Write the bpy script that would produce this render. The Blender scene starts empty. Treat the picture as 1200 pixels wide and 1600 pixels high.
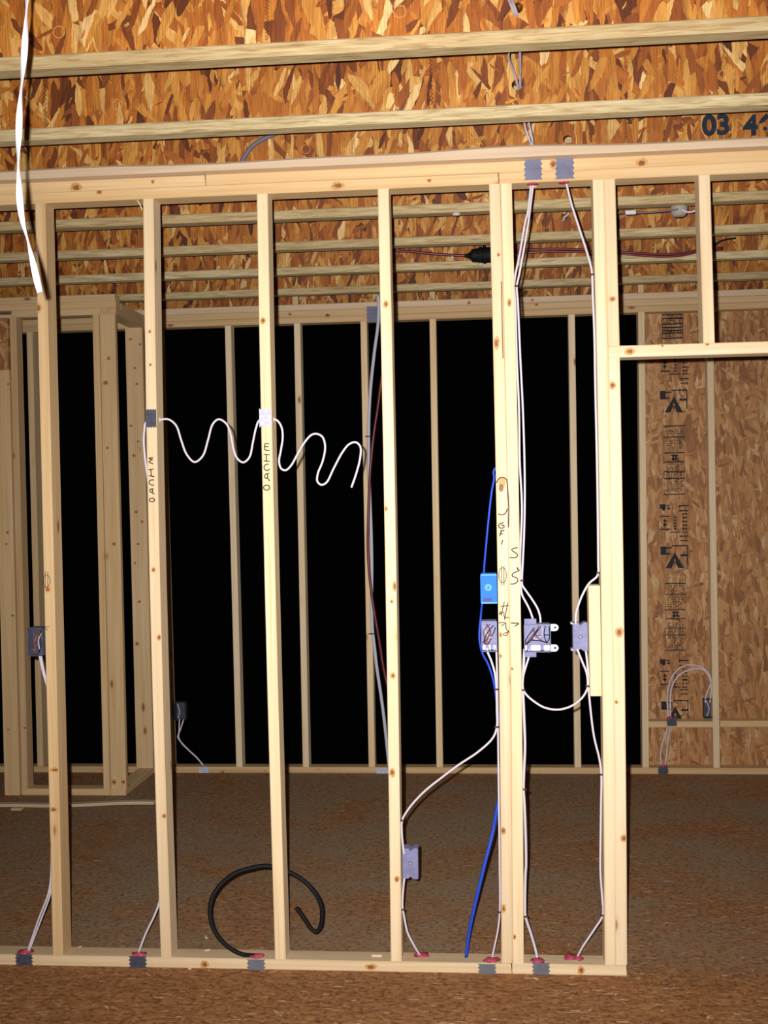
import bpy, bmesh, math, random
from mathutils import Vector, Matrix

random.seed(7)
SC = bpy.context.scene
COL = SC.collection

# ------------------------------------------------------------------ camera
F, YAW, PIT, ROL = 1895.24, -.0940, -.0094, -.0185
CAM = Vector((0, -4.1496, 1.6264))
def _basis():
    cy, sy, cp, sp = math.cos(YAW), math.sin(YAW), math.cos(PIT), math.sin(PIT)
    cr, sr = math.cos(ROL), math.sin(ROL)
    f = Vector((sy*cp, cy*cp, sp)); r = Vector((cy, -sy, 0)); u = r.cross(f)
    return cr*r + sr*u, -sr*r + cr*u, f
RT, UP, FW = _basis()
cd = bpy.data.cameras.new('camera'); cam = bpy.data.objects.new('camera', cd); COL.objects.link(cam)
cd.sensor_fit = 'VERTICAL'; cd.sensor_height = 36; cd.lens = F/1600*36; cd.clip_start = .05
m = Matrix((RT, UP, -FW)).transposed().to_4x4(); m.translation = CAM
cam.matrix_world = m
SC.camera = cam

# ------------------------------------------------------------------ light: night outside, the camera's own flash
w = bpy.data.worlds.new('night'); SC.world = w; w.use_nodes = True
w.node_tree.nodes['Background'].inputs[0].default_value = (.5, .55, .7, 1)
w.node_tree.nodes['Background'].inputs[1].default_value = .0012
ld = bpy.data.lights.new('camera_flash', 'AREA'); ld.shape = 'RECTANGLE'; ld.size = .016; ld.size_y = .016
ld.energy = 86; ld.color = (1, .975, .93); ld.spread = math.radians(88)
fl = bpy.data.objects.new('camera_flash', ld); COL.objects.link(fl)
m2 = m.copy(); m2.translation = CAM - RT*.041 + UP*.033
fl.matrix_world = m2 @ Matrix.Rotation(-.065, 4, 'Y')
vs = SC.view_settings
SC.display_settings.display_device = 'sRGB'
vs.view_transform = 'Standard'; vs.look = 'None'; vs.exposure = 0; vs.gamma = 1; vs.use_curve_mapping = False

# ------------------------------------------------------------------ measuring helpers
def ray(u, v): return FW + RT*((u-600)/F) + UP*((800-v)/F)
def at(u, v, y=0.0):
    d = ray(u, v); return CAM + d*((y-CAM.y)/d.y)
def onz(u, v, z=0.0):
    d = ray(u, v); return CAM + d*((z-CAM.z)/d.z)
def xat(u, y, z):
    q = Vector((0, y, z)) - CAM; k = (u-600)/F
    return (k*q.dot(FW) - q.dot(RT))/(RT.x - k*FW.x)

# ------------------------------------------------------------------ materials
def newmat(name, rough=.6, spec=.3, metal=0):
    mt = bpy.data.materials.new(name); mt.use_nodes = True
    nt = mt.node_tree; b = nt.nodes['Principled BSDF']
    b.inputs['Roughness'].default_value = rough; b.inputs['Metallic'].default_value = metal
    b.inputs['Specular IOR Level'].default_value = spec
    b.inputs['Diffuse Roughness'].default_value = .12
    return mt, nt, b
class NT:
    def __init__(s, nt): s.nt = nt
    def n(s, t, **k):
        nd = s.nt.nodes.new(t)
        for a, v in k.items(): setattr(nd, a, v)
        return nd
    def l(s, a, b): s.nt.links.new(a, b)
    def put(s, sock, v):
        if hasattr(v, 'node'): s.l(v, sock)
        else: sock.default_value = v
    def math(s, op, a, b=0.0, c=None, clamp=False):
        nd = s.n('ShaderNodeMath', operation=op); nd.use_clamp = clamp
        s.put(nd.inputs[0], a); s.put(nd.inputs[1], b)
        if c is not None: s.put(nd.inputs[2], c)
        return nd.outputs[0]
    def mix(s, f, a, b, bt='MIX'):
        nd = s.n('ShaderNodeMix', data_type='RGBA', blend_type=bt)
        s.put(nd.inputs[0], f); s.put(nd.inputs[6], a); s.put(nd.inputs[7], b)
        return nd.outputs[2]
    def ramp(s, f, stops, interp='LINEAR'):
        nd = s.n('ShaderNodeValToRGB'); nd.color_ramp.interpolation = interp
        el = nd.color_ramp.elements
        while len(el) < len(stops): el.new(.5)
        for e, (p, c) in zip(el, stops): e.position = p; e.color = (*c, 1)
        s.l(f, nd.inputs[0]); return nd.outputs[0]
    def comb(s, x, y, z):
        nd = s.n('ShaderNodeCombineXYZ')
        for i, v in enumerate((x, y, z)): s.put(nd.inputs[i], v)
        return nd.outputs[0]
    def noise(s, vec, scale, detail=3, rough=.55, dist=0):
        nd = s.n('ShaderNodeTexNoise'); s.l(vec, nd.inputs['Vector'])
        nd.inputs['Scale'].default_value = scale; nd.inputs['Detail'].default_value = detail
        nd.inputs['Roughness'].default_value = rough; nd.inputs['Distortion'].default_value = dist
        return nd.outputs[0]
    def coords(s, offset=True):
        tc = s.n('ShaderNodeTexCoord'); sp = s.n('ShaderNodeSeparateXYZ'); s.l(tc.outputs['Object'], sp.inputs[0])
        x, y, z = sp.outputs
        rnd = s.n('ShaderNodeObjectInfo').outputs['Random']
        if offset:
            x = s.math('ADD', x, s.math('MULTIPLY', rnd, 37.0)); y = s.math('ADD', y, s.math('MULTIPLY', rnd, 17.0))
            z = s.math('ADD', z, s.math('MULTIPLY', rnd, 53.0))
        return x, y, z, rnd
    def bump(s, h, strength, dist, bsdf):
        nd = s.n('ShaderNodeBump'); nd.inputs['Strength'].default_value = strength; nd.inputs['Distance'].default_value = dist
        s.l(h, nd.inputs['Height']); s.l(nd.outputs[0], bsdf.inputs['Normal'])

def pine(name, axis, a, b, c, knots=.55, cs=70.0, ls=1.5):
    mt, nt, bs = newmat(name, .62, .25); k = NT(nt)
    x, y, z, rnd = k.coords()
    if axis == 'x': L, p, q = x, y, z
    elif axis == 'y': L, p, q = y, x, z
    else: L, p, q = z, x, y
    v1 = k.comb(k.math('MULTIPLY', p, cs), k.math('MULTIPLY', q, cs), k.math('MULTIPLY', L, ls))
    v2 = k.comb(k.math('MULTIPLY', p, 10.0), k.math('MULTIPLY', q, 10.0), k.math('MULTIPLY', L, .9))
    g1 = k.noise(v1, 1.0, 4, .6, .6); g2 = k.noise(v2, 1.0, 3, .5, .4)
    base = k.ramp(g1, [(.3, c), (.5, a), (.7, b)])
    base = k.mix(k.math('MULTIPLY', k.math('SUBTRACT', g2, .35, clamp=True), 1.5, clamp=True), base, (*c, 1))
    vk = k.comb(k.math('MULTIPLY', p, 10.0), k.math('MULTIPLY', q, 10.0), k.math('MULTIPLY', L, 4.0))
    vo = k.n('ShaderNodeTexVoronoi'); k.l(vk, vo.inputs['Vector']); vo.inputs['Scale'].default_value = 1.0
    sep = k.n('ShaderNodeSeparateColor'); k.l(vo.outputs['Color'], sep.inputs[0])
    on = k.math('GREATER_THAN', sep.outputs[0], knots)
    d = k.math('ADD', vo.outputs['Distance'], k.math('MULTIPLY', k.math('SUBTRACT', g1, .5), .12))
    core = k.math('MULTIPLY', on, k.math('SUBTRACT', 1.0, k.math('MULTIPLY', k.math('SUBTRACT', d, .05), 16.0, clamp=True)), clamp=True)
    halo = k.math('MULTIPLY', on, k.math('SUBTRACT', 1.0, k.math('MULTIPLY', d, 5.0, clamp=True)), clamp=True)
    base = k.mix(k.math('MULTIPLY', halo, .5), base, (.55, .27, .09, 1))
    base = k.mix(k.math('MULTIPLY', core, .85), base, (.20, .075, .02, 1))
    tint = k.ramp(rnd, [(0, (.86, .80, .72)), (.5, (1, 1, 1)), (1, (.98, .92, .80))])
    base = k.mix(1.0, base, tint, 'MULTIPLY')
    k.l(base, bs.inputs['Base Color']); k.bump(g1, .25, .002, bs)
    return mt

def osb(name, plane, pal, length, width, angles, grain=.25, dirt=None, rough=.6, spec=.3):
    """oriented strand board: stacked layers of long flakes, each flake its own tone"""
    mt, nt, bs = newmat(name, rough, spec); k = NT(nt)
    x, y, z, rnd = k.coords(not dirt)
    p, q = {'xz': (x, z), 'xy': (x, y), 'yx': (y, x)}[plane]
    base3 = k.comb(p, q, 0.0)
    wob = k.noise(base3, 22.0, 3, .6)
    col = None; hgt = None
    for i, (ang, thr, sc) in enumerate(angles):
        ca, sa = math.cos(ang), math.sin(ang)
        pp = k.math('ADD', p, 3.7*i + 1.3); qq = k.math('ADD', q, 5.1*i)
        a = k.math('SUBTRACT', k.math('MULTIPLY', pp, ca), k.math('MULTIPLY', qq, sa))
        b = k.math('ADD', k.math('MULTIPLY', pp, sa), k.math('MULTIPLY', qq, ca))
        a = k.math('ADD', a, k.math('MULTIPLY', k.math('SUBTRACT', wob, .5), width*.45))
        vec = k.comb(k.math('DIVIDE', a, width*sc), k.math('DIVIDE', b, length*sc), 0.0)
        vo = k.n('ShaderNodeTexVoronoi', voronoi_dimensions='2D'); k.l(vec, vo.inputs['Vector'])
        vo.inputs['Scale'].default_value = 1.0
        sep = k.n('ShaderNodeSeparateColor'); k.l(vo.outputs['Color'], sep.inputs[0])
        gv = k.comb(k.math('DIVIDE', a, width*.12), k.math('DIVIDE', b, length*.5), sep.outputs[2])
        gr = k.noise(gv, 1.0, 2, .5)
        tone = k.ramp(sep.outputs[0], pal)
        tone = k.mix(1.0, tone, k.ramp(gr, [(.2, (1-grain,)*3), (.8, (1+grain*.6,)*3)]), 'MULTIPLY')
        edge = k.math('MULTIPLY', k.math('SUBTRACT', vo.outputs['Distance'], .62, clamp=True), 2.0, clamp=True)
        tone = k.mix(edge, tone, (*pal[0][1], 1))
        if col is None: col = tone; hgt = sep.outputs[2]
        else:
            show = k.math('GREATER_THAN', k.math('SUBTRACT', sep.outputs[1], k.math('MULTIPLY', vo.outputs['Distance'], .25)), thr)
            col = k.mix(show, col, tone)
            hm = k.n('ShaderNodeMix', data_type='FLOAT'); k.l(show, hm.inputs[0]); k.l(hgt, hm.inputs[2]); k.l(sep.outputs[2], hm.inputs[3]); hgt = hm.outputs[0]
    fb = k.noise(k.comb(k.math('DIVIDE', p, width*.10), k.math('DIVIDE', q, length*.45), 0.0), 1.0, 4, .65)
    col = k.mix(1.0, col, k.ramp(fb, [(.28, (.50,)*3), (.5, (1,)*3), (.75, (1.35, 1.35, 1.3))]), 'MULTIPLY')
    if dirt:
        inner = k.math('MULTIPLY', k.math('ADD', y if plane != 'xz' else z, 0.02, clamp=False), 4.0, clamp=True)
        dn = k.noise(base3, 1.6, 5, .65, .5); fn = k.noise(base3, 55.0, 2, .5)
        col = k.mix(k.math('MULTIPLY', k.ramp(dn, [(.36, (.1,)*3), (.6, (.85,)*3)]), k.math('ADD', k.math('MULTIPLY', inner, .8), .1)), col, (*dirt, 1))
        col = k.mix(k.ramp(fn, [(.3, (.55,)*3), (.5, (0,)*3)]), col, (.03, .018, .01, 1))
    k.l(col, bs.inputs['Base Color']); k.bump(hgt, .35, .003, bs)
    return mt

def plain(name, c, rough=.5, spec=.4, metal=0, var=.0, scale=60):
    mt, nt, bs = newmat(name, rough, spec, metal); k = NT(nt)
    x, y, z, rnd = k.coords()
    nz = k.noise(k.comb(x, y, z), scale, 3)
    lo = tuple(max(0, v*(1-var)) for v in c); hi = tuple(min(1, v*(1+var)) for v in c)
    k.l(k.ramp(nz, [(.3, lo), (.7, hi)]), bs.inputs['Base Color'])
    return mt

PA, PB, PC = (.74, .59, .405), (.80, .66, .49), (.65, .48, .29)
M = {}
for ax in 'xyz':
    M['pine_'+ax] = pine('pine lumber along '+ax, ax, PA, PB, PC)
    M['warm_'+ax] = pine('warm pine lumber along '+ax, ax, (.66, .47, .27), (.72, .54, .34), (.56, .37, .18))
M['grey_x'] = pine('weathered pine along x', 'x', (.66, .51, .38), (.70, .56, .43), (.56, .42, .29), .9)
M['flange'] = pine('joist flange strand lumber', 'x', (.56, .45, .25), (.70, .60, .39), (.30, .20, .09), 1.1, 130.0, 9.0)
ORANGE = [(0, (.08, .018, .004)), (.12, (.20, .050, .008)), (.32, (.34, .098, .012)), (.6, (.42, .150, .020)), (.82, (.50, .225, .040)), (.95, (.58, .33, .10)), (1, (.68, .46, .20))]
TAN = [(0, (.24, .095, .032)), (.3, (.36, .155, .052)), (.6, (.44, .205, .073)), (.9, (.50, .27, .115)), (1, (.56, .36, .18))]
BROWN = [(0, (.23, .092, .036)), (.35, (.35, .150, .056)), (.75, (.43, .195, .075)), (.96, (.49, .24, .10)), (1, (.70, .48, .28))]
V3 = [(.05, 0, 1.3), (.5, .35, 1), (-.35, .42, 1), (.12, .35, .9), (-.9, .78, .8), (1.3, .8, .7), (-.1, .55, .7)]
V7 = [(.05, 0, 1.0), (.35, .30, 1), (-.28, .34, 1), (.10, .32, .8), (-.75, .72, .7), (1.2, .82, .55), (-.08, .55, .6), (.4, .70, .55)]
M['web'] = osb('orange strand board', 'xz', ORANGE, .17, .036, V7, .3)
M['sheath'] = osb('tan strand board', 'xz', TAN, .12, .026, V3)
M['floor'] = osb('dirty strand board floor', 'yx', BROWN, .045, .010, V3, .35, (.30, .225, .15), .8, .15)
M['deck'] = osb('strand board deck', 'xy', ORANGE, .17, .036, V3)
M['steel'] = plain('galvanised steel', (.145, .145, .225), .62, .35, 0, .14, 40)
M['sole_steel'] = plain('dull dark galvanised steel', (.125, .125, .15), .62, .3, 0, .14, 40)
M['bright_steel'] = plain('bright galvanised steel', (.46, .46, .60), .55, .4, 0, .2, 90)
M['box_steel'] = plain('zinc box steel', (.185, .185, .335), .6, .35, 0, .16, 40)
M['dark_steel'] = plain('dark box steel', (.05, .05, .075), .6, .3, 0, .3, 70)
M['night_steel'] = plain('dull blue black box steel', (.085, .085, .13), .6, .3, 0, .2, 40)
M['white_cable'] = plain('white cable jacket', (.56, .505, .57), .5, .25)
M['grey_cable'] = plain('grey violet cable jacket', (.13, .115, .15), .6, .3)
M['blue_cable'] = plain('blue cable jacket', (.015, .06, .50), .55, .3)
M['blue_box'] = plain('blue plastic', (.012, .15, .75), .6, .2)
M['deep_blue'] = plain('deep blue recess', (.003, .02, .16), .5, .3)
M['pale_blue'] = plain('pale blue rib', (.12, .35, .85), .6, .2)
M['red_pipe'] = plain('dark red cable jacket', (.13, .012, .016), .4, .5)
M['pvc'] = plain('pale grey conduit', (.52, .52, .62), .55, .3)
M['black'] = plain('black rubber', (.006, .006, .007), .6, .15)
M['ink'] = plain('marker ink', (.018, .014, .012), .7, .2)
M['blue_ink'] = plain('dark blue stencil ink', (.012, .02, .035), .7, .2)
M['stamp_ink'] = plain('black stamp ink', (.022, .020, .022), .7, .2)
M['caulk'] = plain('red fire caulk', (.40, .05, .10), .55, .4, 0, .3, 120)
M['copper'] = plain('copper wire', (.55, .17, .07), .3, .6, .6)
M['dark_red'] = plain('dark red wire', (.12, .02, .025), .4, .5)
M['knot'] = plain('pine knot', (.22, .085, .025), .6, .3, 0, .35, 200)
M['knot_ring'] = plain('pine knot ring', (.52, .26, .09), .6, .3, 0, .2, 120)
M['bark'] = plain('pine bark', (.07, .022, .008), .7, .2, 0, .4, 150)
M['dull'] = plain('dull grey metal', (.33, .29, .25), .6, .3)
M['void'] = plain('shadowed opening', (.004, .004, .004), .9, .05)
M['glint'] = plain('glint white', (.85, .85, .9), .15, .8, .3)  # near-white base colour carries the clamps' reflection; the tag is simply white

# ------------------------------------------------------------------ mesh helpers
def finish(bm, smooth=False):
    bmesh.ops.recalc_face_normals(bm, faces=bm.faces[:])
    for f in bm.faces: f.smooth = smooth
def mk(name, bm, mats, parent=None, origin=None, smooth=False):
    finish(bm, smooth)
    if origin is None:
        if parent is not None: origin = parent.matrix_world.translation.copy()
        else:
            xs = [v.co for v in bm.verts]
            origin = Vector((sum(c.x for c in xs)/len(xs), sum(c.y for c in xs)/len(xs), min(c.z for c in xs)))
    for v in bm.verts: v.co -= origin
    me = bpy.data.meshes.new(name); bm.to_mesh(me); bm.free()
    for mt in (mats if isinstance(mats, (list, tuple)) else [mats]): me.materials.append(mt)
    o = bpy.data.objects.new(name, me); COL.objects.link(o)
    if parent is not None:
        o.parent = parent; o.location = origin - ORG[parent.name]
    else: o.location = origin
    ORG[o.name] = origin.copy()
    return o
ORG = {}
def tag(o, label, cat, group=None, kind=None):
    if label: o['label'] = label
    if cat: o['category'] = cat
    if group: o['group'] = group
    if kind: o['kind'] = kind
    return o
def thing(name, label, cat, loc, group=None):
    o = bpy.data.objects.new(name, None); o.empty_display_size = .05; COL.objects.link(o)
    o.location = loc; ORG[o.name] = Vector(loc)
    return tag(o, label, cat, group)
def part(name, bm, mats, parent, label=None, smooth=False):
    o = mk(name, bm, mats, parent, ORG[parent.name], smooth)
    if label: o['label'] = label
    return o
def box(bm, a, b, bev=0, mi=0, seg=1):
    x0, y0, z0 = a; x1, y1, z1 = b
    return hexa(bm, [(x0, y0, z0), (x1, y0, z0), (x1, y1, z0), (x0, y1, z0), (x0, y0, z1), (x1, y0, z1), (x1, y1, z1), (x0, y1, z1)], bev, mi, seg)
def hexa(bm, c, bev=0, mi=0, seg=1):
    vs_ = [bm.verts.new(p) for p in c]
    fs = [bm.faces.new([vs_[i] for i in q]) for q in ((0, 3, 2, 1), (4, 5, 6, 7), (0, 1, 5, 4), (1, 2, 6, 5), (2, 3, 7, 6), (3, 0, 4, 7))]
    for f in fs: f.material_index = mi
    if bev:
        es = list({e for f in fs for e in f.edges})
        bmesh.ops.bevel(bm, geom=es, offset=bev, segments=seg, affect='EDGES', clamp_overlap=True)
    return vs_
def prism(bm, poly, ext, mi=0):
    """poly: list of Vectors (planar); ext: Vector"""
    a = [bm.verts.new(p) for p in poly]; b = [bm.verts.new(Vector(p)+ext) for p in poly]
    fs = [bm.faces.new(a[::-1]), bm.faces.new(b)]
    n = len(a)
    for i in range(n): fs.append(bm.faces.new((a[i], a[(i+1) % n], b[(i+1) % n], b[i])))
    for f in fs: f.material_index = mi
def smoothpath(pts, n=6):
    P = [Vector(p) for p in pts]
    if len(P) < 3: return P
    out = []
    for i in range(len(P)-1):
        p0 = P[i-1] if i else P[0]*2-P[1]; p1, p2 = P[i], P[i+1]; p3 = P[i+2] if i+2 < len(P) else P[-1]*2-P[-2]
        t1 = max((p1-p0).length, 1e-6)**.5; t2 = max((p2-p1).length, 1e-6)**.5; t3 = max((p3-p2).length, 1e-6)**.5
        m1 = (p2-p1) + t2*((p1-p0)/t1 - (p2-p0)/(t1+t2)) ; m2 = (p2-p1) + t2*((p3-p2)/t3 - (p3-p1)/(t2+t3))
        for j in range(n):
            t = j/n; a = 2*t**3-3*t*t+1; b = t**3-2*t*t+t; c = -2*t**3+3*t*t; d = t**3-t*t
            out.append(p1*a + m1*b + p2*c + m2*d)
    out.append(P[-1]); return out
def tube(bm, pts, r, seg=8, smooth=6, flat=1.0, twist=0.0, mi=0, up=Vector((0, 1, 0))):
    P = smoothpath(pts, smooth) if smooth else [Vector(p) for p in pts]
    Q = [P[0]]
    for p in P[1:]:
        if (p-Q[-1]).length > 1e-5: Q.append(p)
    P = Q; rings = []; run = 0
    for i, p in enumerate(P):
        t = (P[min(i+1, len(P)-1)] - P[max(i-1, 0)]).normalized()
        n = up - t*up.dot(t)
        if n.length < 1e-3: n = Vector((1, 0, 0)) - t*t.x
        n.normalize(); b = t.cross(n)
        if i: run += (p-P[i-1]).length
        ring = []
        for j in range(seg):
            a = 2*math.pi*j/seg; cx, cy = math.cos(a)*r*flat, math.sin(a)*r
            ph = twist*run; ex, ey = cx*math.cos(ph)-cy*math.sin(ph), cx*math.sin(ph)+cy*math.cos(ph)
            ring.append(bm.verts.new(p + n*ex + b*ey))
        rings.append(ring)
    fs = []
    for i in range(len(rings)-1):
        for j in range(seg):
            fs.append(bm.faces.new((rings[i][j], rings[i][(j+1) % seg], rings[i+1][(j+1) % seg], rings[i+1][j])))
    fs.append(bm.faces.new(rings[0][::-1])); fs.append(bm.faces.new(rings[-1]))
    for f in fs: f.material_index = mi
def lathe(bm, c, axis, prof, seg=20, mi=0):
    """prof: list of (t along axis, radius)"""
    axis = Vector(axis).normalized(); n = axis.orthogonal().normalized(); b = axis.cross(n); rings = []
    for t, r in prof:
        rings.append([bm.verts.new(Vector(c)+axis*t+(n*math.cos(2*math.pi*j/seg)+b*math.sin(2*math.pi*j/seg))*max(r, 1e-4)) for j in range(seg)])
    for i in range(len(rings)-1):
        for j in range(seg):
            f = bm.faces.new((rings[i][j], rings[i][(j+1) % seg], rings[i+1][(j+1) % seg], rings[i+1][j])); f.material_index = mi
    for r_, s in ((rings[0], -1), (rings[-1], 1)):
        f = bm.faces.new(r_[::s]); f.material_index = mi
def blob(bm, c, rx, ry, rz, amp=.25, seed=0):
    rnd = random.Random(seed)
    r = bmesh.ops.create_icosphere(bm, subdivisions=2, radius=1)
    for v in r['verts']:
        s = 1 + rnd.uniform(-amp, amp)
        v.co = Vector((c[0]+v.co.x*rx*s, c[1]+v.co.y*ry*s, c[2]+v.co.z*rz*s))
        if v.co.z < c[2]: v.co.z = c[2]
def BM(): return bmesh.new()
def drill(o, a, b, r):
    """cut a round hole through object o along world line a-b"""
    bm = BM(); d = Vector(b)-Vector(a); lathe(bm, a, d, [(0, r), (d.length, r)], 20)
    finish(bm)
    me = bpy.data.meshes.new('cutter'); bm.to_mesh(me); bm.free()
    c = bpy.data.objects.new('cutter', me); COL.objects.link(c)
    md = o.modifiers.new('cut', 'BOOLEAN'); md.operation = 'DIFFERENCE'; md.object = c; md.solver = 'EXACT'
    bpy.context.view_layer.update()
    dg = bpy.context.evaluated_depsgraph_get()
    new = bpy.data.meshes.new_from_object(o.evaluated_get(dg))
    o.modifiers.clear(); old = o.data; o.data = new
    bpy.data.objects.remove(c); bpy.data.meshes.remove(me)

T, W2 = .0381, .089                         # 2x4 lumber
Z0, Z1, Z2, Z3, Z4 = .0381, 2.695, 2.733, 2.771, 2.809

def ellipse(bm, c, rx, rz, mi, seg=14, wob=.15, seed=1):
    rnd = random.Random(seed)
    vs_ = [bm.verts.new((c[0]+math.cos(2*math.pi*i/seg)*rx*(1+rnd.uniform(-wob, wob)), c[1], c[2]+math.sin(2*math.pi*i/seg)*rz*(1+rnd.uniform(-wob, wob)))) for i in range(seg)]
    f = bm.faces.new(vs_); f.material_index = mi
def knots_on(bm, lst, y, lim):
    for i, (u, v, rx, rz) in enumerate(lst):
        p = at(u, v, y); n0 = len(bm.verts)
        ellipse(bm, (p.x, y-.0004, p.z), rx*1.9, rz*2.0, 2, 14, .2, i)
        ellipse(bm, (p.x, y-.0007, p.z), rx, rz, 1, 12, .25, i+50)
        bm.verts.ensure_lookup_table()
        xa, xb, za, zb = lim(p.z)
        for q in bm.verts[n0:]:
            q.co.x = min(max(q.co.x, xa+.002), xb-.002); q.co.z = min(max(q.co.z, za+.0015), zb-.0015)
WOOD = lambda ax, k='pine': [M[k+'_'+ax], M['knot'], M['knot_ring']]

def stud(name, label, ub, ut, y=0.0, z0=Z0, z1=Z1, width=T, depth=W2, kind='pine', knots=(), cat='stud', group=None, vb=None, bow=0.0):
    """one upright: left front edge at image column ub (bottom) and ut (top)"""
    xb, xt = xat(ub, y, z0), xat(ut, y, z1)
    if cat == 'post': knots = [(a_, b_, c_*1.45, d_*1.45) for a_, b_, c_, d_ in knots]
    bm = BM(); n = 6; rings = []
    for i in range(n+1):
        t = i/n; z = z0+(z1-z0)*t; x = xb+(xt-xb)*t + bow*4*t*(1-t); e = .003
        ring = [(x+e, y), (x+width-e, y), (x+width, y+e), (x+width, y+depth-e), (x+width-e, y+depth), (x+e, y+depth), (x, y+depth-e), (x, y+e)]
        rings.append([bm.verts.new((a, b, z)) for a, b in ring])
    for i in range(n):
        for j in range(8): bm.faces.new((rings[i][j], rings[i][(j+1) % 8], rings[i+1][(j+1) % 8], rings[i+1][j]))
    bm.faces.new(rings[0][::-1]); bm.faces.new(rings[-1])
    bmesh.ops.recalc_face_normals(bm, faces=bm.faces[:])
    def lim(z):
        t = (z-z0)/(z1-z0); x = xb+(xt-xb)*t + bow*4*t*(1-t); return x, x+width, z0, z1
    knots_on(bm, knots, y, lim)
    o = mk(name, bm, WOOD('z', kind)); tag(o, label, cat, group)
    return o
def beam(name, label, x0, x1, y0, y1, z0, z1, mat, cat, group=None, ax='x', knots=(), bev=.003):
    bm = BM(); box(bm, (x0, y0, z0), (x1, y1, z1), bev)
    bmesh.ops.recalc_face_normals(bm, faces=bm.faces[:])
    knots_on(bm, knots, y0, lambda z: (x0, x1, z0, z1))
    o = mk(name, bm, mat if isinstance(mat, list) else [mat, M['knot'], M['knot_ring']]); tag(o, label, cat, group)
    return o
def ink(parent, strokes, y, r=.0020, name='handwriting', mat='ink', label=None):
    bm = BM()
    for s in strokes:
        pts = [at(u, v, y-.0004) for u, v in s]
        tube(bm, pts, r, 6, 3 if len(s) > 2 else 0, flat=.45)
    return part(name, bm, M[mat], parent, label)
def scl(pts, ox, oy, s): return [(ox+x/s, oy+y/s) for x, y in pts]
def oval(cx, cy, rx, ry, n=14): return [(cx+rx*math.cos(2*math.pi*i/n), cy+ry*math.sin(2*math.pi*i/n)) for i in range(n+1)]

# ================================================================== SETTING
bm = BM(); box(bm, (-5.2, -5.6, -.03), (4.2, 3.14, 0)); tag(mk('floor', bm, M['floor'], origin=Vector((0, 0, 0))), 'dirty brown strand board subfloor', 'floor', kind='structure')
JH = .3016
bm = BM(); box(bm, (-5.2, -5.6, Z4+JH), (4.2, 3.6, Z4+JH+.02)); tag(mk('ceiling', bm, M['deck'], origin=Vector((0, 0, Z4+JH))), 'strand board deck above the joists', 'ceiling', kind='structure')

# ------------------------------------------------------------------ ceiling joists
JY = [-.9638+.6096*k for k in range(8)]
JL = ['orange strand board I-joist nearest the camera, at the very top of the photo',
      'second orange I-joist from the top, just in front of the partition plates',
      'orange I-joist directly behind the top of the stud partition, with blue stencilled figures',
      'first orange I-joist seen through the top of the stud partition',
      'second orange I-joist seen through the partition, above the dark red cable',
      'third orange I-joist seen through the partition, behind the black cable fitting',
      'fourth I-joist seen through the partition, last one before the back wall plates',
      'shaded I-joist above the back wall plates']
joists = []
for k, y in enumerate(JY):
    j = thing('floor_joist', JL[k], 'joist', (0, y, Z4), 'I-joists carrying the deck')
    x0, x1 = -4.6, 3.8; fw, ft = .0635, .038
    for nm, za in (('bottom_flange', Z4), ('top_flange', Z4+JH-ft)):
        bm = BM(); box(bm, (x0, y, za), (x1, y+fw, za+ft), .0035); part(nm, bm, M['flange'], j)
    bm = BM(); box(bm, (x0, y+fw/2-.005, Z4+ft), (x1, y+fw/2+.005, Z4+JH-ft)); wb = part('web', bm, M['web'], j)
    joists.append((j, wb, y+fw/2-.005))
# bored wire holes
bpy.context.view_layer.update()
HOLES = [(0, 808, 12, .0155), (1, 808, 132, .017), (2, 887, 218, .016), (4, 882, 339, .015)]
for k, u, v, r in HOLES:
    p = at(u, v, joists[k][2]); drill(joists[k][1], (p.x, p.y-.05, p.z), (p.x, p.y+.05, p.z), r)
# knock-out rings and finger joints of the webs
for k, u, v in ((0, 625, 18), (1, 183, 163), (1, 1130, 118), (0, 92, 50), (2, 478, 233)):
    j, wb, wy = joists[k]; p = at(u, v, wy); bm = BM()
    tube(bm, [(p.x+.016*math.cos(a*.3927), wy+.0002, p.z+.016*math.sin(a*.3927)) for a in range(17)], .0012, 6, 0)
    part('knockout_ring', bm, M['knot_ring'], j)
for k, u0, v0, u1, v1 in ((1, 70, 132, 72, 206), (0, 418, 0, 417, 62), (1, 672, 92, 675, 163), (2, 977, 183, 978, 216), (2, 446, 208, 447, 240)):
    j, wb, wy = joists[k]; a, b = at(u0, v0, wy), at(u1, v1, wy); bm = BM(); n = 22
    tube(bm, [(a.x+(b.x-a.x)*i/n+(.004 if i % 2 else -.004), wy-.0001, a.z+(b.z-a.z)*i/n) for i in range(n+1)], .0014, 4, 0)
    part('finger_joint', bm, M['bark'], j)
# stencilled figures on the joist behind the partition
def text_mesh(s, size, bold=.0):
    c = bpy.data.curves.new('t', 'FONT'); c.body = s; c.size = size; c.offset = bold; c.extrude = .0006; c.align_x = 'CENTER'; c.align_y = 'CENTER'
    o = bpy.data.objects.new('t', c); COL.objects.link(o); bpy.context.view_layer.update()
    me = bpy.data.meshes.new_from_object(o.evaluated_get(bpy.context.evaluated_depsgraph_get())); bpy.data.objects.remove(o)
    bm = BM(); bm.from_mesh(me); bpy.data.meshes.remove(me); return bm
j, wb, wy = joists[2]
for s, u in (('03', 1119), ('46', 1184)):
    bm = text_mesh(s, .098, .004); p = at(u, 197, wy)
    bmesh.ops.transform(bm, matrix=Matrix.Translation((p.x, wy-.0008, p.z)) @ Matrix.Rotation(math.pi/2, 4, 'X'), verts=bm.verts)
    part('stencil_figures', bm, M['blue_ink'], j, 'dark blue stencilled figures')

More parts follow.
